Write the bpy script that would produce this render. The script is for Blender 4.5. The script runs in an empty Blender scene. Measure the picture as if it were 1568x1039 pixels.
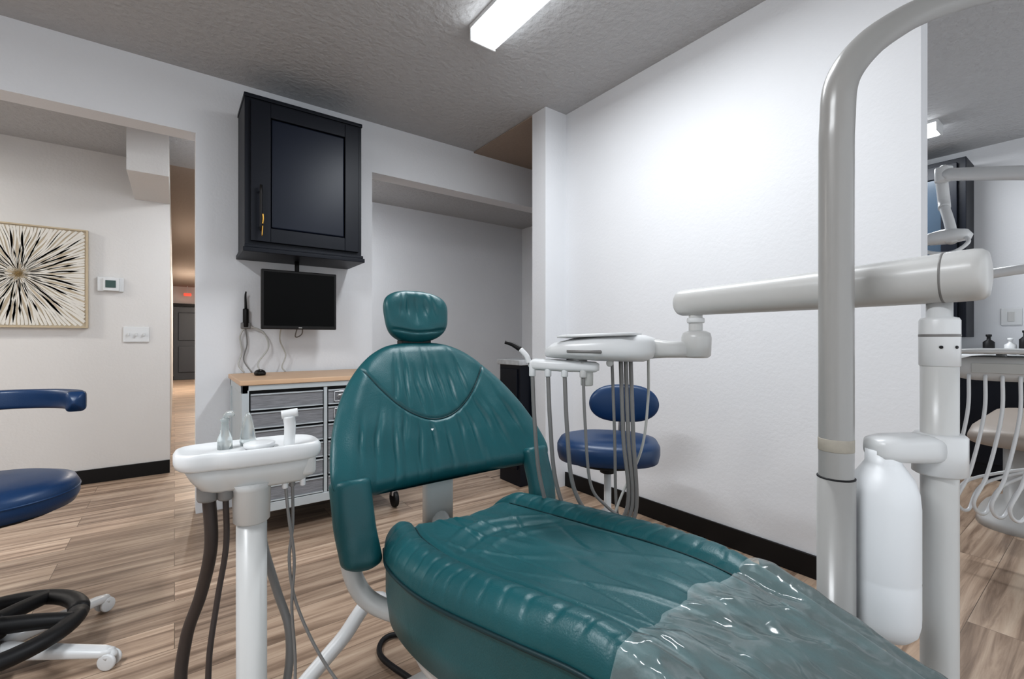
import bpy, math, random
from mathutils import Vector, Matrix, noise
random.seed(4)
D=bpy.data
COL=bpy.context.scene.collection
# ---------------------------------------------------------------- materials
def mat(name,color,rough=.5,metal=0,bump=0,bscale=50,var=0,vscale=3,coat=0,emit=0,trans=0,alpha=1,ecol=None,stretch=(1,1,1),spec=.5,crease=0,bdist=.01):
    m=D.materials.new(name); m.use_nodes=True
    n=m.node_tree.nodes; l=m.node_tree.links
    b=n['Principled BSDF']
    b.inputs['Base Color'].default_value=(*color,1)
    b.inputs['Roughness'].default_value=rough
    b.inputs['Metallic'].default_value=metal
    b.inputs['Coat Weight'].default_value=coat
    b.inputs['Coat Roughness'].default_value=.2
    b.inputs['Transmission Weight'].default_value=trans
    b.inputs['Alpha'].default_value=alpha
    b.inputs['Specular IOR Level'].default_value=spec
    if emit:
        b.inputs['Emission Color'].default_value=(*(ecol or color),1)
        b.inputs['Emission Strength'].default_value=emit
    tc=n.new('ShaderNodeTexCoord'); mp=n.new('ShaderNodeMapping')
    mp.inputs['Scale'].default_value=stretch
    l.new(tc.outputs['Object'],mp.inputs['Vector'])
    nz=n.new('ShaderNodeTexNoise'); nz.inputs['Scale'].default_value=vscale; nz.inputs['Detail'].default_value=4
    l.new(mp.outputs['Vector'],nz.inputs['Vector'])
    mx=n.new('ShaderNodeMix'); mx.data_type='RGBA'
    v=max(var,.03)
    mx.inputs['A'].default_value=(*[c*(1-v) for c in color],1)
    mx.inputs['B'].default_value=(*[min(1,c*(1+v)) for c in color],1)
    l.new(nz.outputs['Fac'],mx.inputs['Factor']); l.new(mx.outputs['Result'],b.inputs['Base Color'])
    last=None
    if crease:
        n3=n.new('ShaderNodeTexNoise'); n3.inputs['Scale'].default_value=6; n3.inputs['Detail'].default_value=5; n3.inputs['Distortion'].default_value=.8
        l.new(tc.outputs['Object'],n3.inputs['Vector'])
        b3=n.new('ShaderNodeBump'); b3.inputs['Strength'].default_value=crease; b3.inputs['Distance'].default_value=.012
        l.new(n3.outputs['Fac'],b3.inputs['Height']); last=b3
        l.new(b3.outputs['Normal'],b.inputs['Normal'])
    if bump:
        n2=n.new('ShaderNodeTexNoise'); n2.inputs['Scale'].default_value=bscale; n2.inputs['Detail'].default_value=3
        l.new(mp.outputs['Vector'],n2.inputs['Vector'])
        bp=n.new('ShaderNodeBump'); bp.inputs['Strength'].default_value=bump; bp.inputs['Distance'].default_value=bdist
        l.new(n2.outputs['Fac'],bp.inputs['Height'])
        if last: l.new(last.outputs['Normal'],bp.inputs['Normal'])
        l.new(bp.outputs['Normal'],b.inputs['Normal'])
    return m
M_wall=mat('wall_paint',(.72,.73,.75),.6,bump=.10,bscale=60,var=.02)
M_hall=mat('hall_paint',(.67,.655,.64),.6,bump=.1,bscale=60,var=.03)
M_ceil=mat('ceiling_texture',(.47,.475,.485),.85,bump=1.0,bscale=30,var=.06,vscale=20)
M_ceilw=mat('ceiling_warm',(.36,.29,.24),.8,bump=.4,bscale=38)
M_black=mat('black_trim',(.010,.009,.009),.45,spec=.3)
M_cab=mat('cabinet_black',(.007,.009,.015),.42,var=.1,spec=.28)
M_cabpan=mat('cabinet_panel_black',(.008,.012,.024),.36,var=.15,vscale=4,spec=.3)
M_teal=mat('teal_vinyl',(.006,.082,.094),.42,bump=.25,bscale=320,bdist=.002,var=.18,vscale=6,coat=.06,crease=.22)
M_seam=mat('teal_piping',(.003,.028,.034),.5)
M_cream=mat('cream_plastic',(.54,.54,.53),.34,coat=.15)
M_white=mat('white_plastic',(.66,.67,.675),.32,coat=.15)
M_pole=mat('pole_enamel',(.33,.325,.315),.30,coat=.25)
M_grey=mat('grey_hose',(.20,.195,.19),.4)
M_lgrey=mat('light_grey_hose',(.45,.45,.43),.4)
M_dhose=mat('dark_hose',(.045,.035,.032),.45)
M_blue=mat('blue_vinyl',(.006,.036,.105),.40,coat=.08,bump=.15,bscale=280,bdist=.002)
M_rub=mat('black_rubber',(.010,.010,.011),.5,spec=.35)
M_metal=mat('brushed_steel',(.60,.61,.63),.28,metal=.9)
M_gal=mat('galvanised_frame',(.50,.54,.56),.4,metal=.2,var=.1)
M_draw=mat('weathered_drawer',(.22,.225,.24),.5,var=.55,vscale=14,stretch=(1,1,9),bump=.2)
M_wood=mat('butcher_block',(.60,.41,.27),.45,var=.15,vscale=6,stretch=(1,12,1))
M_screen=mat('screen_black',(.0015,.0015,.0015),.35,spec=.12)
M_gold=mat('gold_metal',(.55,.33,.08),.35,metal=.8)
M_frame=mat('art_frame_gold',(.52,.43,.30),.45)
M_tan=mat('art_ground',(.47,.40,.30),.7,var=.35,vscale=12)
M_stroke=mat('art_stroke',(.69,.665,.61),.6,var=.06,vscale=30)
M_artd=mat('art_center_gold',(.24,.165,.07),.6,var=.5,vscale=40)
M_btl=mat('translucent_bottle',(.78,.80,.82),.4,coat=.05)
M_glass=mat('clear_plastic',(.75,.8,.8),.08,trans=.7)
M_light=mat('lamp_lens',(1,1,1),.5,emit=4.5,ecol=(.93,.97,1))
M_red=mat('red_indicator',(.8,.05,.03),.4,emit=1.6)
M_stone=mat('counter_stone',(.42,.43,.44),.3,var=.4,vscale=30)
M_beige=mat('beige_vinyl',(.38,.33,.29),.45)
M_door=mat('door_dark',(.06,.066,.078),.4)
M_blueg=mat('cabinet_glass',(.045,.065,.09),.25,spec=.3)
M_lcd=mat('lcd',(.03,.07,.06),.2)
def floor_mat():
    m=D.materials.new('wood_plank_floor'); m.use_nodes=True; n=m.node_tree.nodes; l=m.node_tree.links; b=n['Principled BSDF']
    tc=n.new('ShaderNodeTexCoord')
    br=n.new('ShaderNodeTexBrick'); br.offset=.37
    br.inputs['Scale'].default_value=1; br.inputs['Brick Width'].default_value=1.22; br.inputs['Row Height'].default_value=.18
    br.inputs['Mortar Size'].default_value=.0013; br.inputs['Mortar Smooth'].default_value=.3
    br.inputs['Color1'].default_value=(0,0,0,1); br.inputs['Color2'].default_value=(1,1,1,1); br.inputs['Mortar'].default_value=(.5,.5,.5,1)
    l.new(tc.outputs['Object'],br.inputs['Vector'])
    add=n.new('ShaderNodeVectorMath'); add.operation='MULTIPLY_ADD'
    add.inputs[1].default_value=(7,3,5)
    l.new(br.outputs['Color'],add.inputs[0]); l.new(tc.outputs['Object'],add.inputs[2])
    mp=n.new('ShaderNodeMapping'); mp.inputs['Scale'].default_value=(.75,13,1); l.new(add.outputs[0],mp.inputs['Vector'])
    nz=n.new('ShaderNodeTexNoise'); nz.inputs['Scale'].default_value=1.7; nz.inputs['Detail'].default_value=9; nz.inputs['Roughness'].default_value=.62; nz.inputs['Distortion'].default_value=.6
    l.new(mp.outputs[0],nz.inputs['Vector'])
    cr=n.new('ShaderNodeValToRGB'); e=cr.color_ramp.elements
    e[0].position=.26; e[0].color=(.14,.092,.062,1); e[1].position=.70; e[1].color=(.64,.51,.395,1)
    x=e.new(.42); x.color=(.31,.220,.160,1); x=e.new(.53); x.color=(.48,.355,.265,1)
    l.new(nz.outputs['Fac'],cr.inputs['Fac'])
    mx=n.new('ShaderNodeMix'); mx.data_type='RGBA'; mx.blend_type='MULTIPLY'; mx.inputs['Factor'].default_value=1
    r2=n.new('ShaderNodeMapRange'); r2.inputs['To Min'].default_value=.74; r2.inputs['To Max'].default_value=1.10
    l.new(br.outputs['Color'],r2.inputs['Value'])
    l.new(cr.outputs['Color'],mx.inputs['A']); l.new(r2.outputs['Result'],mx.inputs['B'])
    m2=n.new('ShaderNodeMix'); m2.data_type='RGBA'; m2.inputs['B'].default_value=(.12,.085,.06,1)
    l.new(mx.outputs['Result'],m2.inputs['A']); l.new(br.outputs['Fac'],m2.inputs['Factor'])
    l.new(m2.outputs['Result'],b.inputs['Base Color']); b.inputs['Roughness'].default_value=.38
    bp=n.new('ShaderNodeBump'); bp.inputs['Strength'].default_value=.15; bp.inputs['Distance'].default_value=.004
    l.new(nz.outputs['Fac'],bp.inputs['Height']); l.new(bp.outputs['Normal'],b.inputs['Normal'])
    return m
M_floor=floor_mat()
def sheet_mat():
    m=D.materials.new('clear_sheet'); m.use_nodes=True; n=m.node_tree.nodes; l=m.node_tree.links
    n.remove(n['Principled BSDF']); out=n['Material Output']
    tr=n.new('ShaderNodeBsdfTransparent'); tr.inputs[0].default_value=(.93,.96,.96,1)
    gl=n.new('ShaderNodeBsdfGlossy'); gl.inputs['Roughness'].default_value=.12
    df=n.new('ShaderNodeBsdfDiffuse'); df.inputs[0].default_value=(.55,.66,.66,1)
    m1=n.new('ShaderNodeMixShader'); m1.inputs[0].default_value=.20
    m2=n.new('ShaderNodeMixShader'); fr=n.new('ShaderNodeFresnel'); fr.inputs['IOR'].default_value=1.5
    l.new(tr.outputs[0],m1.inputs[1]); l.new(df.outputs[0],m1.inputs[2])
    l.new(m1.outputs[0],m2.inputs[1]); l.new(gl.outputs[0],m2.inputs[2]); l.new(fr.outputs[0],m2.inputs[0])
    l.new(m2.outputs[0],out.inputs[0])
    tc=n.new('ShaderNodeTexCoord'); nz=n.new('ShaderNodeTexNoise'); nz.inputs['Scale'].default_value=11; nz.inputs['Distortion'].default_value=2.2; nz.inputs['Detail'].default_value=1
    l.new(tc.outputs['Object'],nz.inputs['Vector'])
    bp=n.new('ShaderNodeBump'); bp.inputs['Strength'].default_value=.6; bp.inputs['Distance'].default_value=.012
    l.new(nz.outputs['Fac'],bp.inputs['Height']); l.new(bp.outputs['Normal'],gl.inputs['Normal']); l.new(bp.outputs['Normal'],fr.inputs['Normal'])
    return m
M_sheet=sheet_mat()
# ---------------------------------------------------------------- helpers
def root(name,loc):
    e=D.objects.new(name,None); e.empty_display_size=.05; e.location=loc; COL.objects.link(e)
    e['L']=loc; return e
def mesh(name,vs,fs,m,par=None,smooth=True,bevel=0,seg=2,sub=0):
    me=D.meshes.new(name); me.from_pydata([tuple(v) for v in vs],[],fs); me.validate(); me.update()
    import bmesh
    bm=bmesh.new(); bm.from_mesh(me); bmesh.ops.recalc_face_normals(bm,faces=bm.faces); bm.to_mesh(me); bm.free()
    o=D.objects.new(name,me); COL.objects.link(o); me.materials.append(m)
    if smooth:
        for p in me.polygons: p.use_smooth=True
    if bevel:
        b=o.modifiers.new('b','BEVEL'); b.width=bevel; b.segments=seg; b.limit_method='ANGLE'
        for p in me.polygons: p.use_smooth=True
        w=o.modifiers.new('w','WEIGHTED_NORMAL')
    if sub:
        s=o.modifiers.new('s','SUBSURF'); s.levels=sub; s.render_levels=sub
    if par:
        o.parent=par; o.matrix_parent_inverse=Matrix.Translation(-Vector(par['L']))
    return o
def box(name,x0,x1,y0,y1,z0,z1,m,par=None,bevel=0,rot=None,seg=2):
    vs=[Vector((x,y,z)) for x in(x0,x1) for y in(y0,y1) for z in(z0,z1)]
    if rot:
        c=Vector(((x0+x1)/2,(y0+y1)/2,(z0+z1)/2)); R=rot
        vs=[c+R@(v-c) for v in vs]
    fs=[(0,1,3,2),(4,6,7,5),(0,4,5,1),(2,3,7,6),(0,2,6,4),(1,5,7,3)]
    return mesh(name,vs,fs,m,par,smooth=False,bevel=bevel,seg=seg)
def joinmesh(name,parts,m,par=None,smooth=False,bevel=0):
    V=[];F=[]
    for vs,fs in parts:
        k=len(V); V+=vs; F+=[tuple(i+k for i in f) for f in fs]
    return mesh(name,V,F,m,par,smooth=smooth,bevel=bevel)
def bx(x0,x1,y0,y1,z0,z1):
    return ([Vector((x,y,z)) for x in(x0,x1) for y in(y0,y1) for z in(z0,z1)],[(0,1,3,2),(4,6,7,5),(0,4,5,1),(2,3,7,6),(0,2,6,4),(1,5,7,3)])
def cr(pts,n=8):
    P=[Vector(p) for p in pts]
    if len(P)<3: return [P[0].lerp(P[-1],i/n) for i in range(n+1)]
    P=[P[0]*2-P[1]]+P+[P[-1]*2-P[-2]]; out=[]
    for i in range(1,len(P)-2):
        a,b,c,d=P[i-1:i+3]
        for k in range(n):
            t=k/n
            out.append(.5*((2*b)+(c-a)*t+(2*a-5*b+4*c-d)*t*t+(3*b-a-3*c+d)*t**3))
    out.append(P[-2]); return out
def loft(name,rings,m,par=None,smooth=True,caps=True,**k):
    n=len(rings[0]); V=[v for r in rings for v in r]; F=[]
    for i in range(len(rings)-1):
        for j in range(n):
            F.append((i*n+j,i*n+(j+1)%n,(i+1)*n+(j+1)%n,(i+1)*n+j))
    if caps: F.append(tuple(range(n))); F.append(tuple((len(rings)-1)*n+j for j in range(n)))
    return mesh(name,V,F,m,par,smooth=smooth,**k)
def sweep(name,pts,r,m,par=None,seg=14,n=8,flat=1,smoothpath=True,up=None):
    P=cr(pts,n) if smoothpath else [Vector(p) for p in pts]
    rr=r if callable(r) else (lambda t:r)
    T=[(P[min(i+1,len(P)-1)]-P[max(i-1,0)]).normalized() for i in range(len(P))]
    a=Vector(up) if up else (Vector((0,0,1)) if abs(T[0].z)<.9 else Vector((1,0,0)))
    rings=[]
    for i,p in enumerate(P):
        a=(a-T[i]*a.dot(T[i])).normalized(); b=T[i].cross(a); R=rr(i/(len(P)-1))
        rings.append([p+(a*math.cos(q)*flat+b*math.sin(q))*R for q in [2*math.pi*j/seg for j in range(seg)]])
    return loft(name,rings,m,par)
def lathe(name,c,prof,m,par=None,seg=32,axis=None):
    c=Vector(c); A=Matrix.Identity(3)
    if axis: A=Vector((0,0,1)).rotation_difference(Vector(axis)).to_matrix()
    rings=[[c+A@Vector((r*math.cos(2*math.pi*j/seg),r*math.sin(2*math.pi*j/seg),z)) for j in range(seg)] for r,z in prof]
    return loft(name,rings,m,par)
def rp(r,z0,z1,b=.006):
    return [(max(r-b,.0005),z0),(r-.3*b,z0+.3*b),(r,z0+b),(r,z1-b),(r-.3*b,z1-.3*b),(max(r-b,.0005),z1)]
def interp(tab,x):
    if x<=tab[0][0]: return tab[0][1]
    for (a,p),(b,q) in zip(tab,tab[1:]):
        if x<=b:
            t=(x-a)/(b-a); return p+(q-p)*t
    return tab[-1][1]
def sint(tab,x):
    n=len(tab)
    if x<=tab[0][0]: return tab[0][1]
    if x>=tab[-1][0]: return tab[-1][1]
    for i in range(n-1):
        if tab[i][0]<=x<=tab[i+1][0]:
            x0,y0=tab[i];x1,y1=tab[i+1]; h=x1-x0; t=(x-x0)/h
            m0=(y1-tab[i-1][1])/(x1-tab[i-1][0]) if i>0 else (y1-y0)/h
            m1=(tab[i+2][1]-y0)/(tab[i+2][0]-x0) if i<n-2 else (y1-y0)/h
            return (2*t**3-3*t*t+1)*y0+(t**3-2*t*t+t)*h*m0+(-2*t**3+3*t*t)*y1+(t**3-t*t)*h*m1
def sell(c,u,v,a,b,p=2.6,seg=28):
    c=Vector(c);u=Vector(u);v=Vector(v);o=[]
    for j in range(seg):
        q=2*math.pi*j/seg; cc=math.cos(q); s=math.sin(q)
        o.append(c+u*a*math.copysign(abs(cc)**(2/p),cc)+v*b*math.copysign(abs(s)**(2/p),s))
    return o
# ---------------------------------------------------------------- room
H=2.74
box('floor',-2.8,5.7,-2.2,15.2,-.1,0,M_floor)
box('ceiling',-2.8,5.7,-2.2,3.43,H,H+.1,M_ceil)
box('ceiling_alcove',2.126,3.6,2.61,3.43,H-.012,H-.002,M_ceilw)
box('ceiling_back_area',-2.8,3.6,3.581,4.63,2.5,2.6,M_ceil)
box('ceiling_hallway',-.13,1.3,4.63,15.2,2.5,2.6,M_ceilw)
box('wall_right',2.325,2.425,.47,2.60,0,H,M_wall)
box('wall_column',2.125,2.325,2.46,2.61,0,H,M_wall)
box('wall_neighbour_back',2.425,5.6,2.46,2.61,0,H,M_wall)
box('wall_neighbour_right',5.6,5.7,-2.2,2.61,0,H,M_wall)
joinmesh('wall_back',[bx(-2.8,.106,3.43,3.58,2.36,H),bx(.106,1.214,3.43,3.58,0,H),bx(1.214,3.6,3.43,3.58,2.36,H)],M_wall)
box('wall_alcove_right',3.6,3.7,2.61,4.73,0,H,M_wall)
box('wall_far_left',-2.8,-.03,4.63,4.73,0,2.5,M_hall)
box('wall_far_right',1.2,3.6,4.63,4.73,0,2.5,M_wall)
box('wall_hall_left',-.13,-.03,4.73,15.1,0,2.5,M_hall)
box('wall_hall_right',1.2,1.3,4.73,15.1,0,2.5,M_hall)
box('wall_hall_end',-.13,1.3,15.1,15.2,0,2.5,M_hall)
box('wall_left',-2.9,-2.8,-2.2,4.73,0,H,M_wall)
box('beam_back_area',-.25,-.03,3.85,4.629,2.18,2.499,M_hall)
box('baseboard_right',2.312,2.325,.47,2.46,0,.105,M_black,bevel=.003)
box('baseboard_far_left',-2.8,-.03,4.617,4.63,0,.105,M_black,bevel=.003)
box('baseboard_far_right',1.2,3.6,4.617,4.63,0,.105,M_black)
box('baseboard_wall_end',2.312,2.425,.458,.47,0,.105,M_black)
box('baseboard_neighbour',5.587,5.6,-2.2,2.46,0,.105,M_black)
box('baseboard_hall_end',-.03,1.2,15.085,15.1,0,.1,M_black)
d=root('door_1',(.3,15.08,0))
box('slab',-.02,.75,15.03,15.08,0.005,1.95,M_door,d,bevel=.005)
for i,(z0,z1) in enumerate([(.2,.9),(1.05,1.8)]):
    box('raised_panel_%d'%i,.08,.65,14.995,15.03,z0,z1,M_door,d,bevel=.03)
box('trim_top',-.03,.8,15.0,15.09,1.96,2.04,M_black,d)
def fixture(name,x0,x1,y0,y1,z,power,zt=.085,col=(.93,.965,1)):
    f=root(name,((x0+x1)/2,(y0+y1)/2,z))
    box('lens',x0,x1,y0,y1,z-zt,z-.02,M_light,f,bevel=.018)
    box('back_pan',x0-.004,x1+.004,y0-.004,y1+.004,z-.022,z,M_white,f)
    box('end_cap_1',x0-.003,x1+.003,y1-.004,y1+.008,z-zt,z,M_white,f,bevel=.004)
    box('end_cap_2',x0-.003,x1+.003,y0-.008,y0+.004,z-zt,z,M_white,f,bevel=.004)
    L=D.lights.new(name+'_glow','AREA'); L.shape='RECTANGLE'; L.size=(x1-x0)*.9; L.size_y=(y1-y0)*.95; L.energy=power; L.color=col
    o=D.objects.new('tube_light',L); COL.objects.link(o); o.location=((x0+x1)/2,(y0+y1)/2,z-zt-.004)
    o.parent=f; o.matrix_parent_inverse=Matrix.Translation(-Vector(f['L']))
fixture('added_fill_fixture',1.255,1.41,.84,2.055,H,22)
fixture('added_fill_fixture',-1.2,-1.04,.2,1.42,H,40)  # unseen fixture, added as fill to even out the room light
fixture('added_fill_fixture',4.60,4.76,.84,2.05,H,36)
fixture('added_fill_fixture',-2.3,-1.8,3.9,4.05,2.5,20,col=(1,.96,.90))  # added out of view to brighten the back left area
fixture('added_fill_fixture',.5,1.0,3.75,3.9,2.5,14)  # added fill, hidden behind the pier, lights the right back area
fixture('added_fill_fixture',.75,.9,7.0,7.6,2.5,26,col=(1,.92,.82))
fixture('added_fill_fixture',.75,.9,11.8,12.4,2.5,70,col=(1,.92,.82))
s=root('exit_sign_light',(.28,14.9,2.3)); box('housing',.20,.36,14.86,14.92,2.24,2.31,M_red,s,bevel=.01); box('bracket',.27,.29,14.88,14.9,2.30,2.5,M_white,s)
w=D.worlds.new('World'); bpy.context.scene.world=w; w.use_nodes=True
w.node_tree.nodes['Background'].inputs[0].default_value=(.90,.95,1,1); w.node_tree.nodes['Background'].inputs[1].default_value=1.15
# ---------------------------------------------------------------- wall art
a=root('starburst_wall_art',(-.88,4.62,1.53))
ax0,ax1,az0,az1=-1.235,-.527,1.175,1.88
box('canvas',ax0,ax1,4.60,4.629,az0,az1,M_tan,a)
for nme,c in (('frame_top',(ax0-.01,ax1+.01,4.592,4.629,az1,az1+.010)),('frame_bottom',(ax0-.01,ax1+.01,4.592,4.629,az0-.010,az0)),('frame_left',(ax0-.010,ax0,4.592,4.629,az0,az1)),('frame_right',(ax1,ax1+.010,4.592,4.629,az0,az1))):
    box(nme,*c,M_frame,a)
cx,cz=-.875,1.54; V=[];F=[]
NR=120
for i in range(NR):
    an=2*math.pi*(i+.25*random.random())/NR; L0=.02+.05*random.random()
    ca,sa=math.cos(an),math.sin(an)
    Lm=min((ax1-.006-cx)/ca if ca>1e-6 else ((ax0+.006-cx)/ca if ca<-1e-6 else 9),(az1-.006-cz)/sa if sa>1e-6 else ((az0+.006-cz)/sa if sa<-1e-6 else 9))
    Lm*=.995 ; w0=.0012; ph=random.random()*6; k=len(V); N=18
    for j in range(N+1):
        t=j/N; R=L0+(Lm-L0)*t; wig=.012*math.sin(ph+t*5)*t*(1-t)*3
        wd=(w0+R*math.pi/NR*.84*(.88+.14*math.sin(ph*3+t*7)))*(1 if t<.97 else .8)
        for sgn in(-1,1):
            px=cx+ca*R-sa*(wig+sgn*wd); pz=cz+sa*R+ca*(wig+sgn*wd)
            V.append(Vector((min(max(px,ax0),ax1),4.5985,min(max(pz,az0),az1))))
    for j in range(N): F.append((k+2*j,k+2*j+1,k+2*j+3,k+2*j+2))
mesh('radial_strokes',V,F,M_stroke,a,smooth=False)
V=[Vector((cx,4.5965,cz))];F=[]
for i in range(72):
    R=(.012 if i%2 else .05+.06*random.random()); an=2*math.pi*i/72; V.append(Vector((cx+R*math.cos(an),4.5975,cz+R*math.sin(an))))
for i in range(72): F.append((0,1+i,1+(i+1)%72))
mesh('gold_center',V,F,M_artd,a,smooth=False)
t=root('wall_thermostat',(-.388,4.62,1.5))
box('plate',-.47,-.315,4.615,4.629,1.445,1.555,M_white,t,bevel=.006); box('body',-.435,-.34,4.60,4.617,1.45,1.55,M_white,t,bevel=.005); box('display',-.42,-.36,4.597,4.602,1.475,1.53,M_lcd,t)
t=root('light_switch_plate',(-.238,4.62,1.12))
box('plate',-.32,-.16,4.62,4.629,1.06,1.18,M_white,t,bevel=.004)
for i in range(3): box('toggle_%d'%i,-.292+i*.047,-.282+i*.047,4.607,4.621,1.108,1.132,M_white,t,bevel=.002)
# ---------------------------------------------------------------- wall cabinet
c=root('wall_cabinet',(.676,3.25,2.06))
X0,X1,Y0,Y1,Z0,Z1=.332,1.02,3.09,3.429,1.62,2.53
box('carcass',X0,X1,Y0,Y1,Z0,Z1,M_cab,c,bevel=.003)
joinmesh('top_and_bottom_moulding',[bx(X0-.012,X1+.012,Y0-.035,Y1,Z0-.022,Z0+.004),bx(X0-.004,X1+.004,Y0-.026,Y1,Z0+.004,Z0+.022),bx(X0-.004,X1+.004,Y0-.01,Y1,Z1-.015,Z1+.008)],M_cab,c,bevel=.003)
dx0,dx1,dz0,dz1=.362,.995,1.665,2.50
joinmesh('door_frame',[bx(dx0,dx0+.105,Y0-.024,Y0,dz0,dz1),bx(dx1-.09,dx1,Y0-.024,Y0,dz0,dz1),bx(dx0+.105,dx1-.09,Y0-.024,Y0,dz0,dz0+.085),bx(dx0+.105,dx1-.09,Y0-.024,Y0,dz1-.085,dz1)],M_cab,c,bevel=.003)
box('door_panel',dx0+.108,dx1-.093,Y0-.019,Y0+.001,dz0+.088,dz1-.088,M_cabpan,c,bevel=.012)
sweep('handle_bar',[(.41,Y0-.06,1.72),(.41,Y0-.06,1.99)],.0075,M_black,c)
for z in(1.75,1.96): sweep('handle_post_%d'%int(z*100),[(.41,Y0-.06,z),(.41,Y0-.02,z)],.005,M_black,c)
sweep('key_tag',[(.418,Y0-.068,1.82),(.42,Y0-.07,1.79),(.417,Y0-.068,1.76)],.004,M_gold,c)
sweep('key_blade',[(.417,Y0-.068,1.75),(.414,Y0-.068,1.69)],.009,M_gold,c,flat=.4)
# monitor
m=root('wall_monitor',(.656,3.2,1.33))
box('bezel',.432,.882,3.185,3.22,1.145,1.52,M_black,m,bevel=.006)
box('screen',.447,.867,3.182,3.187,1.168,1.505,M_screen,m)
box('rear_housing',.52,.79,3.22,3.27,1.2,1.46,M_black,m,bevel=.015)
sweep('ceiling_mount_pole',[(.656,3.29,1.597),(.656,3.29,1.36)],.014,M_black,m)
box('vesa_plate',.61,.70,3.27,3.30,1.28,1.40,M_black,m,bevel=.004)
sweep('cable_1',[(.56,3.25,1.2),(.56,3.33,1.08),(.60,3.36,.98),(.58,3.37,.90),(.60,3.37,.864)],.0045,M_lgrey,m)
sweep('cable_2',[(.68,3.25,1.2),(.70,3.35,1.12),(.66,3.36,1.10),(.67,3.3,1.19)],.004,M_grey,m)
box('logo_led',.645,.665,3.181,3.186,1.153,1.158,M_lgrey,m)
t=root('wall_hung_handpiece',(.37,3.40,1.2))
lathe('body',(.372,3.40,1.16),rp(.017,0,.12),M_black,t)
sweep('tip',[(.372,3.40,1.28),(.37,3.398,1.36),(.372,3.39,1.39)],lambda s:.008-.004*s,M_black,t)
box('wall_clip',.345,.40,3.39,3.429,1.15,1.19,M_grey,t,bevel=.005)
sweep('cord_1',[(.372,3.40,1.17),(.34,3.40,1.10),(.35,3.40,1.0),(.33,3.39,.92),(.36,3.38,.87)],.005,M_lgrey,t)
sweep('cord_2',[(.38,3.40,1.17),(.47,3.39,1.13),(.50,3.38,1.03),(.44,3.37,.93),(.45,3.36,.868)],.005,M_lgrey,t)
sweep('cord_3',[(.37,3.41,1.17),(.38,3.41,1.05),(.36,3.40,.95),(.40,3.36,.868)],.004,M_grey,t)
t=root('computer_mouse',(.42,3.15,.865))
loft('shell',[sell((.42,3.15,.863+h),(1,0,0),(0,1,0),.032*s,.05*s) for h,s in((0,.9),(.012,1),(.024,.85),(.032,.5),(.035,.1))],M_black,t)
box('scroll_wheel',.417,.423,3.115,3.13,.886,.897,M_grey,t,bevel=.002)
# ---------------------------------------------------------------- drawer cart
c=root('drawer_cart',(.68,3.1,0))
cx0,cx1,cy0,cy1=.285,1.17,2.78,3.40
box('butcher_top',cx0-.01,cx1+.01,cy0-.01,cy1,.835,.862,M_wood,c,bevel=.004)
fr=[bx(x,x+.035,y,y+.035,.14,.835) for x in(cx0,cx1-.035) for y in(cy0,cy1-.035)]
fr+=[bx(cx0,cx1,cy0,cy0+.03,.805,.835),bx(cx0,cx1,cy0,cy0+.03,.14,.19),bx(cx0,cx0+.03,cy0,cy1,.14,.19),bx(cx0,cx0+.03,cy0,cy1,.79,.835),bx(cx0+.415,cx0+.435,cy0+.004,cy0+.02,.19,.805)]
joinmesh('metal_frame',fr,M_gal,c,bevel=.003)
box('side_panel_left',cx0+.008,cx0+.02,cy0+.03,cy1-.03,.19,.80,M_gal,c)
box('side_panel_right',cx1-.02,cx1-.008,cy0+.03,cy1-.03,.19,.80,M_gal,c)
box('carcass_back',cx0+.02,cx1-.02,cy0+.03,cy1-.01,.17,.80,M_rub,c)
rows=[.70,.60,.50,.40,.295,.195]
hs=[.093,.093,.093,.093,.098,.093]
pl=[];fl=[];hd=[]
for z,hh in zip(rows,hs):
    for (a0,a1) in((cx0+.042,cx0+.41),(cx0+.44,cx1-.042)):
        pl.append(bx(a0,a1,cy0+.004,cy0+.028,z,z+hh-.006))
        fl+= [bx(a0,a1,cy0-.002,cy0+.004,z,z+.006),bx(a0,a1,cy0-.002,cy0+.004,z+hh-.013,z+hh-.007)]
        hd.append((a0+.06,a1-.06,z+hh/2))
joinmesh('drawer_fronts',pl,M_draw,c,bevel=.002)
joinmesh('drawer_edges',fl,M_gal,c)
for i,(p,q,z) in enumerate(hd):
    if i%2==0: continue
    sweep('cup_pull_%d'%i,[(p,cy0+.002,z-.012),(p+.012,cy0-.022,z+.01),(q-.012,cy0-.022,z+.01),(q,cy0+.002,z-.012)],.007,M_metal,c,n=5,seg=8)
    joinmesh('label_frame_%d'%i,[bx(p-.03,q+.03,cy0-.003,cy0+.004,z+.022,z+.030),bx(p-.03,q+.03,cy0-.003,cy0+.004,z-.034,z-.027),bx(p-.03,p-.022,cy0-.003,cy0+.004,z-.034,z+.03),bx(q+.022,q+.03,cy0-.003,cy0+.004,z-.034,z+.03)],M_metal,c,bevel=.002)
for i,(x,y) in enumerate([(cx0+.03,cy0+.03),(cx1-.03,cy0+.03),(cx0+.03,cy1-.04),(cx1-.03,cy1-.04)]):
    lathe('caster_wheel_%d'%i,(x-.014,y,.055),rp(.054,0,.028),M_rub,c,axis=(1,0,0))
    box('caster_fork_%d'%i,x-.022,x+.022,y-.02,y+.02,.075,.14,M_metal,c,bevel=.006)
# ---------------------------------------------------------------- counter by column
c=root('dark_base_cabinet',(2.3,2.8,0))
box('body',2.03,2.60,2.63,2.89,0.0,.89,M_cab,c,bevel=.003)
box('stone_top',2.01,2.60,2.615,2.90,.89,.93,M_stone,c,bevel=.005)
box('door_face',2.018,2.031,2.66,2.87,.12,.86,M_cab,c,bevel=.004)
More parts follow.
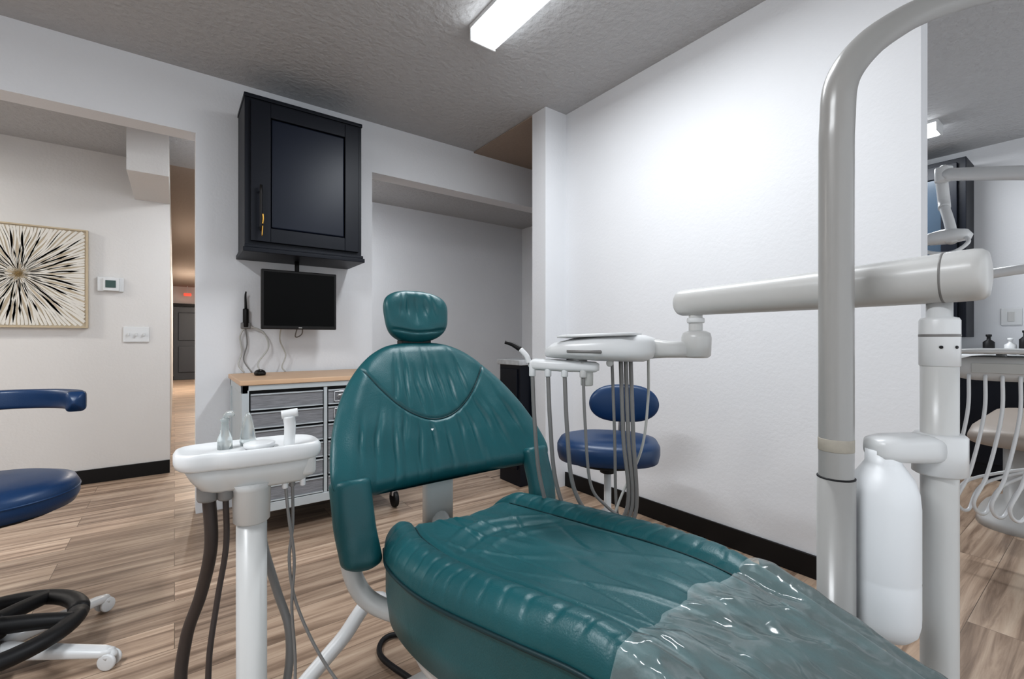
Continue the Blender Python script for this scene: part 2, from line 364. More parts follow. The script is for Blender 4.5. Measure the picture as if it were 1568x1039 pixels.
# ---------------------------------------------------------------- DENTAL CHAIR
CX=.68
ch=root('dental_chair',(CX,.8,0))
hwT=[(-.5,.14),(-.2,.165),(.1,.178),(.3,.195),(.45,.222),(.6,.255),(.85,.283),(1.05,.272),(1.16,.235),(1.2,.20)]
zT=[(-.5,.36),(-.2,.47),(.1,.585),(.3,.640),(.45,.655),(.6,.64),(.85,.603),(1.05,.582),(1.2,.575)]
def seat_top(s,y):
    hw=sint(hwT,y); z=sint(zT,y); a=abs(s)
    fade=min(1,max(0,(y-.25)/.2))
    bol=math.exp(-((a-.82)/.14)**2)
    dz=.018*bol*fade-.011*math.exp(-((a-.64)/.035)**2)*fade
    bw=min(1,max(0,(a-.62)/.08))*fade
    ph=noise.noise(Vector((s*3.5,y*2.5,0)))*4+noise.noise(Vector((s*8,y*9,3)))*1.6
    amp=.25+.75*min(1,max(0,noise.noise(Vector((s*1.5,y*4,4)))*2+.6))
    sn=math.sin((y+.06*a)*125+ph)
    dz-=.0030*bw*amp*(max(0,sn)**2.6)
    q=max(0,1-(a/.62)**4) if a<.62 else 0
    dz+=-.012*q*fade
    dz+=q*.009*noise.noise(Vector((s*1.6+y*2,y*3.2,1)))
    for yc,am in((1.06,.006),(.99,-.006),(.93,.003)):
        dz+=q*am*math.exp(-((y-yc+.10*(1-math.cos(s*2.6)))/.014)**2)
    w1=noise.noise(Vector((s*2.6+y*3.0,y*1.2-s*.4,7))); dz+=q*.0040*max(0,1-abs(w1)*9)
    w2=noise.noise(Vector((s*3.6-y*3.0,y*1.8+s,17))); dz-=q*.0026*max(0,1-abs(w2)*8)
    if a>.86: dz-=.032*(1-math.sqrt(max(0,1-((a-.86)/.14)**2)))
    if y>1.14: dz-=.03*((y-1.14)/.06)**2
    return Vector((CX+s*hw,y,z+dz))
NS=140
ys=[-.5+.7*i/60 for i in range(60)]+[.2+1.0*i/380 for i in range(381)]
rings=[]
for y in ys:
    top=[seat_top(-1+2*j/NS,y) for j in range(NS+1)]
    hw=sint(hwT,y); z=sint(zT,y); sk=interp([(-.5,.06),(.2,.09),(.6,.14),(1.2,.15)],y)
    side=[Vector((CX+hw*1.005,y,z-.045)),Vector((CX+hw*.985,y,z-.055)),Vector((CX+hw*.985,y,z-.055-sk*.5)),Vector((CX+hw*.95,y,z-.05-sk)),Vector((CX+hw*.8,y,z-.06-sk))]
    bot=[Vector((2*CX-p.x,p.y,p.z)) for p in reversed(side)]
    rings.append(top+side+bot)
loft('seat_cushion',rings,M_teal,ch)
for sg,nm in((-1,'left'),(1,'right')):
    sweep('seat_piping_'+nm,[Vector((CX+sg*(sint(hwT,y)*1.006),y,sint(zT,y)-.043)) for y in [-.45+.1*i for i in range(17)]],.0045,M_seam,ch,seg=8,n=4)
    sweep('bolster_seam_'+nm,[seat_top(sg*.645,y)+Vector((0,0,.001)) for y in [.34+.04*i for i in range(21)]],.0020,M_seam,ch,seg=6,n=2)
V=[];F=[];NX=90;NY=150
for i in range(NY+1):
    for j in range(NX+1):
        s=-1+2*j/NX; y=.43-.85*i/NY+ .04*noise.noise(Vector((s*3,0,3)))*(1-i/NY) -.02*s*s
        p=seat_top(s*.985,y); a=noise.noise(Vector((s*1.8+y*3,y*7,2))); b=noise.noise(Vector((s*4+3,y*13,5)))
        p.z+=.005+(.010*(.5+.5*math.cos(min(1,abs(a)*2.8)*math.pi))+.004*(.5+.5*math.cos(min(1,abs(b)*2.5)*math.pi)))*min(1,i/8+.1); p.x+=.008*s
        if abs(s)>.93: p.z-=(abs(s)-.93)*.5
        V.append(p)
for i in range(NY):
    for j in range(NX): k=i*(NX+1)+j; F.append((k,k+1,k+NX+2,k+NX+1))
mesh('clear_foot_cover',V,F,M_sheet,ch)
# backrest
hwB=[(0,.322),(.03,.346),(.1,.360),(.2,.358),(.33,.346),(.48,.322),(.62,.290),(.75,.247),(.86,.198),(.93,.152),(.975,.10),(1,.02)]
nB=Vector((0,-.857,.515))
def vseam(x): return .36+.40*(x/.215)**2
padf=[(-.125,.30),(-.085,.15),(-.045,-.1),(-.005,.05),(.035,-.05),(.075,-.12),(.115,-.25)]
lowf=[(-.265,.30,.24,.10),(-.215,.35,.22,.15),(-.165,.28,.16,.18),(-.125,.2,.26,.12),(-.08,.15,.14,.14),(-.03,.05,.2,.15),(.02,-.05,.12,.14),(.065,-.1,.22,.13),(.11,-.2,.18,.16),(.16,-.25,.30,.15),(.205,-.3,.22,.16),(.255,-.35,.30,.14)]
def back_pt(s,v,side):
    hw=sint(hwB,v); a=abs(s)
    y=1.255+.235*v; z=.665+.40*v
    x=s*hw
    y-=.075*(abs(x)/.34)**2.2*(1-.35*v)
    z+=-.02*(1-(abs(x)/.34)**2)*max(0,1-v*4)
    ev=1-max(0,(v-.88)/.12)**2; ev*=1-max(0,(.07-v)/.07)**2
    T=.036*math.sqrt(max(0,1-a**5))*math.sqrt(max(0.0,ev))+.001
    d=0
    if side>0:
        vs=vseam(x); wob=.008*noise.noise(Vector((x*14,v*5,1)))
        if abs(x)<.225: d-=.006*math.exp(-((v-vs)/.014)**2)
        if abs(x)<.222 and v>vs:
            d+=.003*math.sin(math.pi*min(1,(v-vs)/max(.05,1-vs)))
            sd=1-math.exp(-((v-vs)/.03)**2)
            for k_,(x0,sl) in enumerate(padf):
                vc=.62+.05*math.sin(k_*2.3); xc=x0+sl*(v-vc)*.35+wob
                g=math.exp(-((v-vc)/.17)**2)*sd
                d-=.0056*g*math.exp(-((x-xc)/.0075)**2)-.0024*g*math.exp(-((x-xc-.017)/.010)**2)
        else:
            sd=1-math.exp(-((v-vs)/.03)**2) if abs(x)<.225 else 1
            for k_,(x0,sl,vc,ln) in enumerate(lowf):
                vv=vc+.06; xc=x0+sl*(v-vv)*.35+wob*1.4
                g=math.exp(-((v-vv)/ln)**2)*sd
                d-=.0056*g*math.exp(-((x-xc)/.007)**2)-.0024*g*math.exp(-((x-xc-.017)/.011)**2)
            if v<.2: d-=.0028*max(0,math.sin(x*105+4*noise.noise(Vector((x*10,0,5)))))**2*(1-v/.2)
        rim=math.exp(-((a-.84)/.10)**2)*min(1,max(0,(.9-v)*4)); d+=.006*rim
        d+=.005*noise.noise(Vector((x*11,v*5,3)))
        d*=math.sqrt(max(0,1-a**8))
    return Vector((CX+x,y,z))+nB*(T+d)*side
N=260; NV=170
rings=[]
for i in range(NV+1):
    v=i/NV
    f=[back_pt(-1+2*j/N,v,1) for j in range(N+1)]; b=[back_pt(1-2*j/40,v,-1) for j in range(1,40)]
    rings.append(f+b)
loft('backrest_cushion',rings,M_teal,ch)
sweep('backrest_seam',[back_pt(x/max(sint(hwB,vseam(x)),.01),vseam(x),1)+nB*.0006 for x in [-.214+.00535*i for i in range(81)]],.0026,M_seam,ch,seg=6,smoothpath=False)
rings=[]
for v in [.12+.72*i/14 for i in range(15)]:
    hw=sint(hwB,v)*.8
    rings.append([Vector((CX+s*hw,1.255+.235*v+.03+.05*math.sqrt(max(0,1-s*s))-.05*abs(s)**2,.665+.40*v-.02)) for s in [-1+2*j/20 for j in range(21)]]+[Vector((CX+s*hw,1.255+.235*v+.03-.05*abs(s)**2,.665+.40*v-.02)) for s in [1-2*j/20 for j in range(1,20)]])
loft('backrest_shell',rings,M_cream,ch)
for sg,nm in((-1,'left'),(1,'right')):
    path=cr([(CX+sg*.310,1.212,.712),(CX+sg*.311,1.200,.68),(CX+sg*.310,1.170,.60),(CX+sg*.302,1.150,.53),(CX+sg*.298,1.145,.497)],16)
    rings=[]
    for i,p in enumerate(path):
        t=i/(len(path)-1)
        w=.051*(1 if t<.76 else math.sqrt(max(.012,1-((t-.76)/.24)**2)))*(1-.05*t)
        if t<.14: w*=.80+.20*math.sqrt(max(0,1-((.14-t)/.14)**2))
        th=w*.74
        rg=sell(p,(1,.12*sg,0),(0,-.97,.24),w,th,2.5,seg=40)
        rg=[q+Vector((0,-.0050*noise.noise(Vector((q.x*22,2,q.z*16))),0)) for q in rg]
        rings.append(rg)
    loft('arm_pad_'+nm,rings,M_teal,ch)
    sweep('arm_bracket_'+nm,[(CX+sg*.315,1.195,.62),(CX+sg*.315,1.195,.50),(CX+sg*.28,1.17,.41),(CX+sg*.20,1.10,.37),(CX+sg*.1,1.0,.36)],.024,M_cream,ch)
# headrest
hc=Vector((CX,1.50,1.160)); rings=[]
uu=Vector((0,.22,.975)); nn=Vector((0,-.975,.22))
def head_pt(s,v,side):
    hw=.117+.010*v; hh=.094
    z=v*hh; a=abs(s)
    wv=math.sqrt(max(0,1-abs(v)**3.4))
    x=s*hw*wv
    T=.040*math.sqrt(max(0,1-a**4))*math.sqrt(max(0,1-abs(v)**4))+.0008
    d=0
    if side>0:
        e=(1-a**6)*(1-abs(v)**6)
        d-=.016*math.exp(-((x)/.045)**2-((v-.25)/.5)**2)*e
        for k_,(x0,sl) in enumerate(((-.065,.35),(-.035,.15),(.0,0),(.035,-.15),(.065,-.35))):
            d-=.0042*math.exp(-((x-x0-sl*.05*v)/.006)**2)*math.exp(-((v-.35)/.4)**2)*e
        d-=.007*math.exp(-((v+.58+.1*math.cos(x*20))/.05)**2)*e
        d+=.004*noise.noise(Vector((x*26,v*2,3)))*e
    y=-.02*(x/.1)**2
    return hc+Vector((x,y,0))+uu*z+nn*(T+d)*side
for i in range(91):
    v=-1+2*i/90; v=math.sin(v*math.pi/2)
    rings.append([head_pt(-1+2*j/80,v,1) for j in range(81)]+[head_pt(1-2*j/30,v,-1) for j in range(1,30)])
loft('headrest_cushion',rings,M_teal,ch)
box('headrest_bar',CX-.045,CX+.045,1.51,1.53,.99,1.14,M_cream,ch,bevel=.006)
box('headrest_clamp',CX-.055,CX+.055,1.47,1.52,1.050,1.080,M_rub,ch,bevel=.006)
loft('back_support',[sell((CX,1.315,z),(1,0,0),(0,1,0),.05,.02,4) for z in(.50,.60,.70,.80)],M_cream,ch)
sweep('lumbar_link',[(CX,1.33,.52),(CX,1.25,.46),(CX,1.1,.42)],.035,M_cream,ch)
rings=[]
for y in [.1+.05*i for i in range(22)]:
    hw=sint(hwT,y); z=sint(zT,y)-.05-interp([(-.5,.06),(.2,.09),(.6,.14),(1.2,.15)],y)
    e=math.sqrt(max(0.05,1-((y-.63)/.54)**4))
    rings.append(sell((CX,y,z-.035),(1,0,0),(0,0,1),hw*.86*(.6+.4*e),.06,3.5))
loft('seat_pan',rings,M_cream,ch)
loft('lift_column',[sell((CX+.0,.85,z),(1,0,0),(0,1,0),a,b,3.5) for z,a,b in((.05,.17,.28),(.12,.15,.25),(.25,.13,.20),(.38,.15,.24),(.42,.17,.28))],M_cream,ch)
loft('base_plate',[sell((CX,.85,z),(1,0,0),(0,1,0),a,b,3.5) for z,a,b in((.0,.26,.48),(.03,.26,.48),(.055,.24,.45),(.065,.20,.4))],M_cream,ch)
sweep('stabiliser_leg',[(CX-.02,1.25,.07),(.53,1.42,.25),(.40,1.42,.16),(.22,1.40,.03)],.022,M_white,ch)
sweep('floor_cable',[(.60,1.3,.02),(.56,1.50,.012),(.62,1.58,.012),(.72,1.5,.012),(.74,1.3,.02)],.009,M_rub,ch)
# ---------------------------------------------------------------- ASSISTANT UNIT (left)
u=root('assistant_instrument_stand',(.127,1.09,0))
cxu,cyu=.130,1.105
def kid(z,sc,dx=0,dy=0):
    o=[]
    for j in range(64):
        q=2*math.pi*j/64; R=1-.13*math.exp(-((q-4.35)/.28)**2)
        c_,s_=math.cos(q),math.sin(q)
        o.append(Vector((cxu+dx+.133*sc*R*math.copysign(abs(c_)**.5,c_),cyu+dy+.066*sc*R*math.copysign(abs(s_)**.55,s_)-.012*c_*sc,z)))
    return o
loft('tray_body',[kid(.824,.93),kid(.829,.98),kid(.838,1),kid(.850,1),kid(.857,.97),kid(.859,.93),kid(.853,.88),kid(.851,.5),kid(.851,.05)],M_white,u)
loft('tray_skirt',[kid(.775,.66,.012),kid(.781,.76,.010),kid(.800,.84,.006),kid(.828,.90)],M_cream,u)
lathe('post_collar',(cxu,cyu-.015,.70),[(.029,0),(.034,.004),(.036,.07),(.045,.085)],M_cream,u)
lathe('post',(cxu,cyu-.015,.0),[(.10,0),(.10,.02),(.045,.05),(.0285,.10),(.0285,.72)],M_cream,u)
sweep('link_arm',[(cxu,cyu-.015,.22),(.3,1.0,.20),(CX-.17,.9,.20)],.03,M_cream,u)
lathe('rinse_disc',(.145,1.095,.851),[(.026,0),(.030,.004),(.030,.010),(.024,.012),(.002,.012)],M_white,u)
lathe('clear_spout_base',(.085,1.125,.851),[(.014,0),(.014,.02),(.009,.035),(.006,.055),(.010,.062),(.002,.066)],M_glass,u)
sweep('spout_neck',[(.085,1.125,.89),(.088,1.125,.920),(.10,1.12,.925)],.006,M_glass,u)
lathe('bowl_rinse_valve',(.128,1.135,.851),[(.014,0),(.016,.01),(.012,.04),(.008,.06),(.004,.07)],M_glass,u)
sweep('suction_handle',[(.197,1.07,.84),(.200,1.072,.89),(.198,1.072,.915)],lambda t:.0105+.002*t,M_white,u)
sweep('suction_head',[(.184,1.075,.919),(.215,1.068,.923)],.009,M_white,u)
box('switch_block',.215,.250,1.05,1.085,.785,.835,M_cream,u,bevel=.01)
lathe('holder_cup_1',(.055,1.10,.755),rp(.020,0,.05),M_grey,u); lathe('holder_cup_2',(.083,1.085,.755),rp(.014,0,.05),M_grey,u)
hoses=[('suction_hose',[(.055,1.10,.775),(.060,1.11,.66),(.045,1.15,.55),(.02,1.18,.45),(.012,1.18,.33),(.05,1.15,.2),(.13,1.12,.12)],.0120,M_dhose),
('saliva_hose',[(.083,1.085,.77),(.085,1.095,.66),(.070,1.10,.55),(.055,1.09,.43),(.06,1.08,.3),(.11,1.09,.14)],.0055,M_dhose),
('syringe_hose_1',[(.205,1.075,.80),(.207,1.08,.68),(.20,1.08,.6),(.215,1.08,.5),(.26,1.05,.38),(.33,1.0,.26)],.0032,M_grey),
('syringe_hose_2',[(.19,1.075,.79),(.197,1.07,.7),(.21,1.08,.6),(.205,1.08,.5),(.21,1.07,.38),(.2,1.04,.24)],.0032,M_grey),
('thick_return_hose',[(.155,1.15,.66),(.165,1.16,.6),(.19,1.16,.5),(.21,1.14,.42),(.205,1.12,.33),(.17,1.1,.2)],.009,M_grey)]
for nme,p,r,mm in hoses: sweep(nme,p,r,mm,u,seg=10)
for i,(x,y) in enumerate([(.19,1.07),(.205,1.075),(.225,1.07)]): lathe('clip_%d'%i,(x,y,.762),rp(.006,0,.03,.002),M_white if i!=1 else M_grey,u)
# ---------------------------------------------------------------- DELIVERY UNIT (right)
un=root('dental_delivery_unit',(1.149,.206,0))
P=[(.993,.321,0),(.993,.321,.5),(.993,.321,1.0),(.993,.321,1.38),(.994,.320,1.48),(1.006,.316,1.565),(1.070,.299,1.642),(1.170,.277,1.715),(1.290,.250,1.785),(1.522,.203,1.895),(1.74,.153,1.985),(1.95,.11,2.05)]
sweep('light_pole_curved',P,lambda t:.0280-.004*max(0,(t-.5)*2),M_pole,un,seg=28,n=10,up=(1,0,0))
lathe('pole_sleeve',(.993,.321,0),[(.09,0),(.09,.015),(.034,.03),(.0305,.04),(.0305,.822)],M_pole,un,seg=28)
lathe('sleeve_joint_ring',(.993,.321,.822),[(.0305,0),(.0308,.001),(.0308,.002),(.029,.003)],M_rub,un)
lathe('worn_tape_band',(.993,.321,.873),[(.0282,0),(.0286,.001),(.0286,.022),(.0282,.023)],mat('worn_tape',(.38,.35,.30),.6,var=.25,vscale=40),un)
px_,py_=1.149,.206
lathe('main_post',(px_,py_,0),[(.12,0),(.12,.02),(.05,.04),(.0275,.06),(.0275,.80),(.0275,1.10)],M_cream,un)
lathe('post_cap',(px_,py_,1.03),[(.0275,0),(.0295,.002),(.0295,.085),(.027,.09),(.019,.092),(.019,.15)],M_white,un)
lathe('cap_ring',(px_,py_,1.085),[(.0295,0),(.0300,.001),(.0300,.004),(.0295,.005)],M_grey,un)
for i,q in enumerate((3.4,4.2)):
    lathe('cap_screw_%d'%i,(px_+.0295*math.cos(q),py_+.0295*math.sin(q),1.066),rp(.003,0,.0015,.0005),M_rub,un,axis=(math.cos(q),math.sin(q),0),seg=10)
def armr(t): return .036+.010*t
PP=cr([(1.142,.735,1.182),(1.141,.5,1.186),(1.138,.3,1.19),(1.134,.157,1.194)],8); rings=[]
pts=[(PP[0]+Vector((0,.018,0)),.4),(PP[0]+Vector((0,.015,0)),.75),(PP[0]+Vector((0,.008,0)),.93)]+[(p,1) for p in PP]+[(PP[-1]+Vector((0,-.010,0)),.97),(PP[-1]+Vector((0,-.017,0)),.85),(PP[-1]+Vector((0,-.020,0)),.5)]
for i,(p,k) in enumerate(pts):
    t=min(1,max(0,(.735-p.y)/.56)); rings.append(sell(p,(1,0,0),(0,0,1),armr(t)*k,armr(t)*k,2.2))
loft('horizontal_arm',rings,M_cream,un)
loft('arm_end_seam',[sell((1.1355,y,1.193),(1,0,0),(0,0,1),r,r,2.2) for y,r in((.199,.0450),(.198,.0463),(.195,.0463),(.194,.0450))],M_grey,un)
sweep('arm_pivot',[(1.147,.70,1.15),(1.147,.70,1.10)],.018,M_cream,un,seg=20)
lathe('pivot_ring',(1.147,.70,1.125),rp(.023,0,.014,.003),M_white,un)
br=[sell((1.149,.206,z),(1,0,0),(0,1,0),a,a,2) for z,a in((.828,.034),(.832,.040),(.900,.040),(.905,.035))]
loft('bottle_bracket_collar',br,M_white,un)
dv=Vector((1.069-1.149,.264-.206,0)).normalized(); pv=Vector((-dv.y,dv.x,0))
loft('bottle_bracket_arm',[sell(Vector((1.149,.206,.878))+dv*t,pv,(0,0,1),w,h,3.5) for t,w,h in((.0,.036,.026),(.05,.034,.026),(.10,.034,.024),(.122,.028,.020),(.130,.018,.012))],M_white,un)
lathe('water_bottle',(1.063,.268,.530),[(.002,0),(.024,.001),(.040,.006),(.050,.018),(.0535,.035),(.054,.05),(.054,.108),(.0535,.111),(.054,.114),(.054,.245),(.052,.27),(.045,.295),(.034,.312),(.028,.322),(.028,.345)],M_btl,un,seg=40)
sweep('air_tube',[(1.105,.235,.86),(1.118,.26,.84),(1.115,.27,.8),(1.09,.262,.5),(1.1,.25,.3)],.004,M_lgrey,un)
loft('lower_knuckle',[sell((1.149,.699,z),(1,0,0),(0,1,0),a,a,2.2) for z,a in((1.030,.028),(1.036,.036),(1.085,.038),(1.098,.034),(1.104,.022))],M_cream,un)
A0=Vector((1.149,.699,1.052)); A1=Vector((.955,1.03,1.055)); ad=(A1-A0).normalized(); ap=Vector((-ad.y,ad.x,0)).normalized()
L=(A1-A0).length
def hs_(t,w,h,dz=0,p=3.2,off=0): return sell(A0+ad*L*t+Vector((0,0,dz))+ap*off,ap,(0,0,1),w,h,p)
loft('flex_arm',[hs_(0,.028,.022),hs_(.2,.028,.024,.0),hs_(.34,.038,.030,.002),hs_(.42,.02,.018,.004)],M_cream,un)
loft('delivery_head',[hs_(.26,.02,.012,.002),hs_(.29,.05,.028,.004),hs_(.36,.080,.038,.002),hs_(.5,.098,.039,.002),hs_(.7,.105,.036,.0),hs_(.88,.102,.031,-.002),hs_(1.02,.09,.024,-.008),hs_(1.09,.06,.015,-.014),hs_(1.11,.03,.008,-.016)],M_white,un)
loft('head_tray',[hs_(.40,.06,.004,.042,6),hs_(.43,.100,.005,.042,6),hs_(.93,.100,.005,.034,6),hs_(.97,.085,.003,.032,6)],M_white,un)
loft('head_side_slot',[hs_(.62,.100,.005,-.008,6),hs_(.63,.1070,.006,-.008,6),hs_(.88,.1045,.005,-.008,6),hs_(.89,.09,.003,-.008,6)],M_grey,un)
lathe('head_knob',(A0+ad*L*.98-ap*.092+Vector((0,0,-.008))),rp(.010,0,.010,.003),M_grey,un,axis=tuple(-ap),seg=18)
H0=Vector((.985,.905,1.000)); H1=Vector((.865,1.075,1.006))
loft('instrument_holder',[sell(H0.lerp(H1,t),(.8,.57,0),(0,0,1),w,h,3) for t,w,h in((0,.015,.010),(.05,.028,.015),(.5,.030,.018),(.92,.030,.017),(1.0,.018,.009))],M_white,un)
box('holder_neck',.94,.99,.95,1.0,.985,1.03,M_cream,un,bevel=.01)
k=0
ends=[(1.05,.88),(1.06,.87),(1.07,.86),(1.035,.90)]
for t in(.95,.72,.48,.22):
    p=H0.lerp(H1,t)-Vector((.012,.012,0)); e=ends[k]; k+=1
    lathe('instrument_socket_%d'%k,(p.x,p.y,.970),rp(.010,0,.045,.003),M_white if k!=4 else M_cream,un,seg=16)
    dz=.03*k
    sweep('instrument_hose_%d'%k,[(p.x,p.y,.98),(p.x+.008,p.y,.84),(p.x+.030,p.y,.66),(p.x+.075,p.y-.02,.47+dz),(p.x+.13,p.y-.06,.42+dz),(e[0]+.035,e[1]+.01,.56),(e[0]+.012,e[1],.80),(e[0],e[1],1.03)],.0062 if k!=4 else .0045,M_grey,un,seg=10)
lathe('holder_cup',(.967,.935,.945),rp(.018,0,.05,.004),M_lgrey,un)
sweep('extra_hose',[(1.10,.82,1.03),(1.125,.84,.9),(1.12,.86,.75),(1.07,.9,.6),(1.03,.93,.45)],.004,M_lgrey,un,seg=8)
sweep('handpiece_body',[(.853,1.063,1.01),(.848,1.068,1.03),(.838,1.085,1.05)],.008,M_white,un)
sweep('handpiece_tip',[(.838,1.085,1.05),(.822,1.105,1.065),(.805,1.12,1.072)],lambda t:.008-.003*t,M_black,un)
lathe('gauge_knob',(1.01,.885,1.012),rp(.010,0,.016,.003),M_cream,un,axis=(-.8,-.57,0),seg=18)
# ---------------------------------------------------------------- stools
def star_base(par,cx,cy,r,z,m,ph=0,n=5):
    for i in range(n):
        q=ph+2*math.pi*i/n; c_,s_=math.cos(q),math.sin(q)
        loft('leg_%d'%i,[sell((cx+c_*rr,cy+s_*rr,zz),(-s_,c_,0),(0,0,1),w,h,3) for rr,zz,w,h in((.02,z,.028,.025),(.12,z-.01,.026,.02),(r-.02,z-.03,.022,.014),(r+.01,z-.032,.014,.01))],m,par)
        x,y=cx+c_*r,cy+s_*r
        for k,o in enumerate((-.014,.014)):
            lathe('caster_%d_%d'%(i,k),(x-s_*o+s_*.006,y+c_*o-c_*.006,.028),rp(.027,0,.012,.004),M_rub if m is M_metal else M_white,par,axis=(-s_,c_,0),seg=20)
        lathe('caster_hood_%d'%i,(x,y,.035),[(.02,0),(.022,.012),(.012,.024),(.006,.03)],m,par,seg=16)
sx,sy=-.49,2.17
st=root('assistant_stool',(sx,sy,0))
lathe('seat_cushion',(sx,sy,.525),[(.19,0),(.215,.006),(.226,.03),(.226,.060),(.215,.083),(.17,.097),(.08,.10),(.002,.098)],M_blue,st,seg=56)
lathe('seat_pan',(sx,sy,.505),[(.12,0),(.18,.01),(.19,.022)],M_rub,st)
lathe('seat_piping',(sx,sy,.575),[(.225,0),(.2285,.002),(.2285,.005),(.225,.007)],M_blue,st,seg=56)
lathe('gas_column',(sx,sy,.07),[(.03,0),(.03,.2),(.018,.205),(.018,.445)],M_rub,st)
star_base(st,sx,sy,.365,.085,M_white,ph=-.51)
lathe('foot_ring_hub',(sx,sy,.12),rp(.055,0,.05),M_rub,st)
RR=.222
ring=[(sx+RR*math.cos(q),sy+RR*math.sin(q),.135) for q in [2*math.pi*i/40 for i in range(41)]]
sweep('foot_ring',ring,.030,M_rub,st,n=2,smoothpath=False,flat=.8,up=(0,0,1))
for i in range(5):
    q=-.25+2*math.pi*i/5
    sweep('ring_spoke_%d'%i,[(sx+.03*math.cos(q),sy+.03*math.sin(q),.158),(sx+.13*math.cos(q),sy+.13*math.sin(q),.150),(sx+RR*math.cos(q),sy+RR*math.sin(q),.137)],lambda t:.027-.005*t,M_rub,st)
arc=[math.radians(a_) for a_ in range(-8,215,6)]
rings=[]
for i,q in enumerate(arc):
    t=i/(len(arc)-1); e=math.sqrt(max(.03,1-max(0,(abs(t-.5)-.47)/.03)**2))
    rings.append(sell((sx+.215*math.cos(q),sy+.215*math.sin(q),.865),(math.cos(q),math.sin(q),0),(0,0,1),.026*e,.034*e,5))
loft('body_support_pad',rings,M_blue,st)
q=math.radians(6)
loft('pad_seam',[sell((sx+.215*math.cos(q+d_),sy+.215*math.sin(q+d_),.865),(math.cos(q),math.sin(q),0),(0,0,1),.0266,.0346,5) for d_ in(0,.015)],M_rub,st)
sweep('support_bracket',[(sx-.05,sy+.05,.515),(sx-.2,sy+.2,.515),(sx-.235,sy+.235,.60),(sx-.175,sy+.175,.84)],.013,M_rub,st)
so=root('operator_stool',(1.57,1.39,0)); sx,sy=1.57,1.39
dN=Vector((.75,.66,0)); dP=Vector((.66,-.75,0))
def seatring(z,s): return [Vector((sx,sy,z))+p*s for p in [ (dP*.225*math.copysign(abs(math.cos(q))**.75,math.cos(q))+dN*.20*math.copysign(abs(math.sin(q))**.8,math.sin(q))) for q in [2*math.pi*j/48 for j in range(48)]]]
loft('seat_cushion',[seatring(.545,.85),seatring(.552,.97),seatring(.58,1.0),seatring(.612,1.0),seatring(.632,.95),seatring(.644,.75),seatring(.637,.3),seatring(.634,.02)],M_blue,so)
lathe('seat_pan',(sx,sy,.525),[(.1,0),(.17,.01),(.18,.022)],M_rub,so)
bc=Vector((sx,sy,.768))+dN*.20+dP*.075
rings=[]
for i in range(25):
    s=math.sin((-1+2*i/24)*math.pi/2); e=math.sqrt(max(.003,1-abs(s)**2.8))
    rings.append(sell(bc+dP*s*.165-dN*.03*s*s,dN,(0,0,1),.03*e+.002,.092*e,2.4))
loft('back_cushion',rings,M_blue,so)
sweep('back_bar',[Vector((sx,sy,.53))+dN*.08,Vector((sx,sy,.53))+dN*.23+dP*.03,Vector((sx,sy,.60))+dN*.255+dP*.06,Vector((sx,sy,.77))+dN*.235+dP*.07],.013,M_metal,so,flat=1)
lathe('gas_column',(sx,sy,.07),[(.028,0),(.028,.24),(.016,.245),(.016,.46)],M_white,so)
lathe('lever_hub',(sx,sy,.48),rp(.035,0,.05),M_rub,so)
star_base(so,sx,sy,.27,.10,M_white,ph=.3)
# ---------------------------------------------------------------- neighbouring operatory
c=root('tall_wall_cabinet',(5.4,1.2,1.1))
box('carcass',5.27,5.599,.78,1.9,1.10,2.60,M_cab,c,bevel=.004)
joinmesh('door_frame',[bx(5.235,5.27,.83,.93,1.14,2.56),bx(5.235,5.27,1.75,1.85,1.14,2.56),bx(5.235,5.27,.93,1.75,1.14,1.25),bx(5.235,5.27,.93,1.75,2.45,2.56)],M_cab,c,bevel=.004)
box('glass_panel',5.25,5.268,.93,1.75,1.25,2.45,M_blueg,c,bevel=.004)
c=root('base_counter',(5.3,.4,0))
box('cabinet_body',5.05,5.585,-1.8,2.2,0.0,.92,M_cab,c,bevel=.004)
box('counter_top',5.0,5.585,-1.8,2.2,.92,.96,M_white,c,bevel=.005)
for i in range(6): box('door_%d'%i,5.035,5.052,-1.75+i*.66,-1.13+i*.66,.12,.88,M_cab,c,bevel=.005)
t=root('soap_bottles',(5.3,.45,.96))
for i,(y,mm,hh) in enumerate([(.66,M_rub,.14),(.54,M_white,.11),(.46,M_rub,.17),(.36,mat('blue_plastic',(.03,.12,.4),.4),.12)]):
    lathe('bottle_%d'%i,(5.35,y,.961),[(.03,0),(.035,.01),(.035,hh*.7),(.012,hh*.85),(.012,hh),(.018,hh+.005),(.018,hh+.02),(.002,hh+.022)],mm,t,seg=18)
t=root('wall_outlet',(5.59,.55,1.25)); box('plate',5.59,5.599,.50,.62,1.20,1.34,M_white,t,bevel=.004); box('socket',5.586,5.591,.54,.58,1.23,1.31,M_cream,t,bevel=.003)
n2=root('neighbour_dental_unit',(3.9,.5,0))
sweep('lamp_arm',[(3.56,.62,2.03),(3.30,.20,1.86),(3.1,-.1,1.70)],.035,M_white,n2,flat=1)
sweep('lamp_elbow',[(3.56,.62,2.03),(3.57,.62,2.06),(3.62,.64,2.04),(3.62,.63,1.90),(3.58,.62,1.84)],.028,M_white,n2)
lathe('lamp_joint',(3.56,.62,1.99),rp(.04,0,.08),M_white,n2)
sweep('lamp_yoke',[(3.58,.62,1.84),(3.54,.60,1.78),(3.50,.58,1.70),(3.46,.57,1.62)],.024,M_white,n2)
loft('lamp_head',[sell((3.50,.60,z),(.2,1,0),(1,-.2,0),a,b,2.6) for i,(z,a,b) in enumerate(((1.70,.03,.02),(1.685,.09,.05),(1.655,.11,.06),(1.63,.10,.055),(1.62,.02,.02)))],M_white,n2)
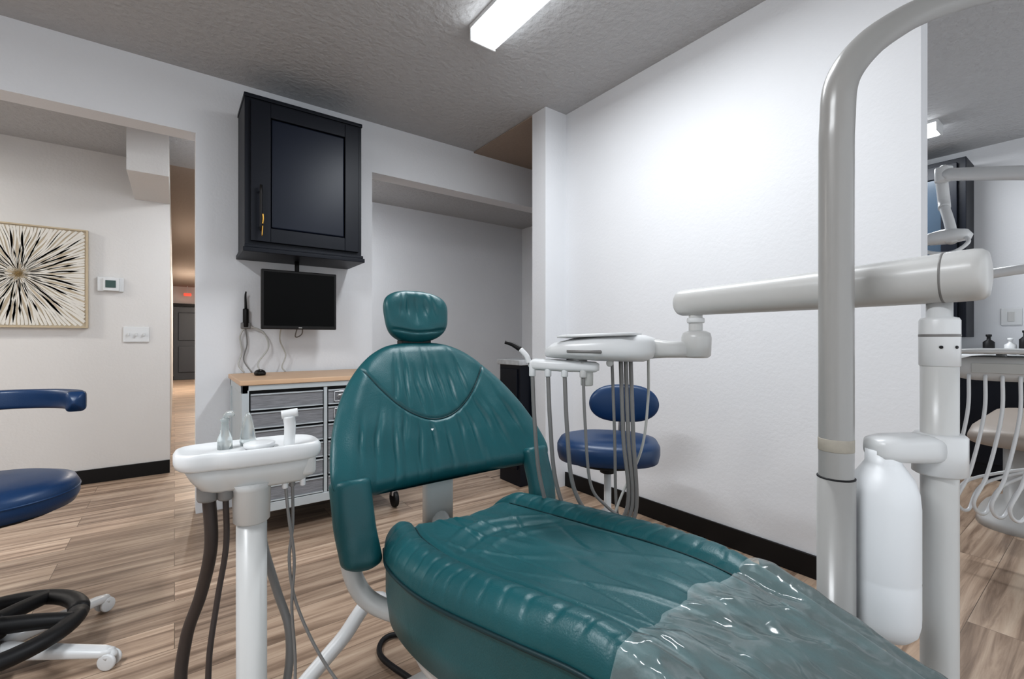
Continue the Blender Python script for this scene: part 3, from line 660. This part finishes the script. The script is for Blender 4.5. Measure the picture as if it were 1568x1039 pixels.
sweep('grab_handle',[(3.45,.70,1.64),(3.38,.66,1.57),(3.38,.56,1.55),(3.42,.50,1.60),(3.47,.52,1.65)],.010,M_white,n2)
sweep('unit_arm',[(3.4,.42,1.42),(3.3,.2,1.43),(3.2,-.2,1.44)],.025,M_white,n2)
sweep('unit_post',[(3.35,.14,0),(3.35,.14,.6),(3.35,.14,1.42)],.03,M_white,n2)
loft('unit_head',[sell((x,.38,.93),(0,1,0),(0,0,1),a,b,4) for x,a,b in((3.3,.10,.02),(3.32,.16,.06),(3.6,.17,.065),(3.65,.12,.03))],M_cream,n2)
box('control_panel',3.293,3.303,.27,.47,.91,.96,M_lgrey,n2,bevel=.003)
loft('unit_tray',[sell((x,.38,1.02),(0,1,0),(0,0,1),a,b,4) for x,a,b in((3.24,.10,.008),(3.26,.17,.012),(3.6,.17,.012),(3.62,.12,.008))],M_cream,n2)
sweep('tray_stem',[(3.45,.38,1.01),(3.45,.38,.96)],.02,M_cream,n2)
for i in range(5):
    y=.24+.06*i
    sweep('unit_hose_%d'%i,[(3.31,y,.90),(3.27,y,.7),(3.2,y+.04,.42),(3.15,y+.08,.28),(3.22,y+.05,.22),(3.33,y,.35),(3.35,.16,.5)],.008,M_white,n2,seg=8)
c=root('neighbour_dental_chair',(4.2,.3,0))
loft('seat',[sell((x,.30,z),(0,1,0),(0,0,1),w,h,3) for x,z,w,h in((3.62,.52,.16,.03),(3.66,.53,.24,.05),(4.0,.53,.27,.06),(4.8,.54,.27,.06),(4.9,.54,.22,.04))],M_beige,c)
loft('pedestal',[sell((4.1,.30,z),(0,1,0),(1,0,0),a,b,3) for z,a,b in((0,.25,.4),(.05,.24,.38),(.12,.14,.2),(.48,.14,.2))],M_cream,c)
# ---------------------------------------------------------------- camera
cam=D.cameras.new('camera'); co=D.objects.new('camera',cam); COL.objects.link(co)
cam.sensor_width=36; cam.lens=15.98; cam.clip_start=.02
co.location=(0,0,1.08); co.rotation_euler=(math.radians(90),0,math.radians(-36.6))
bpy.context.scene.camera=co
sc=bpy.context.scene
sc.view_settings.view_transform='Standard'
try: sc.view_settings.look='Medium High Contrast'
except Exception as e: print('look',e)
sc.view_settings.exposure=.12
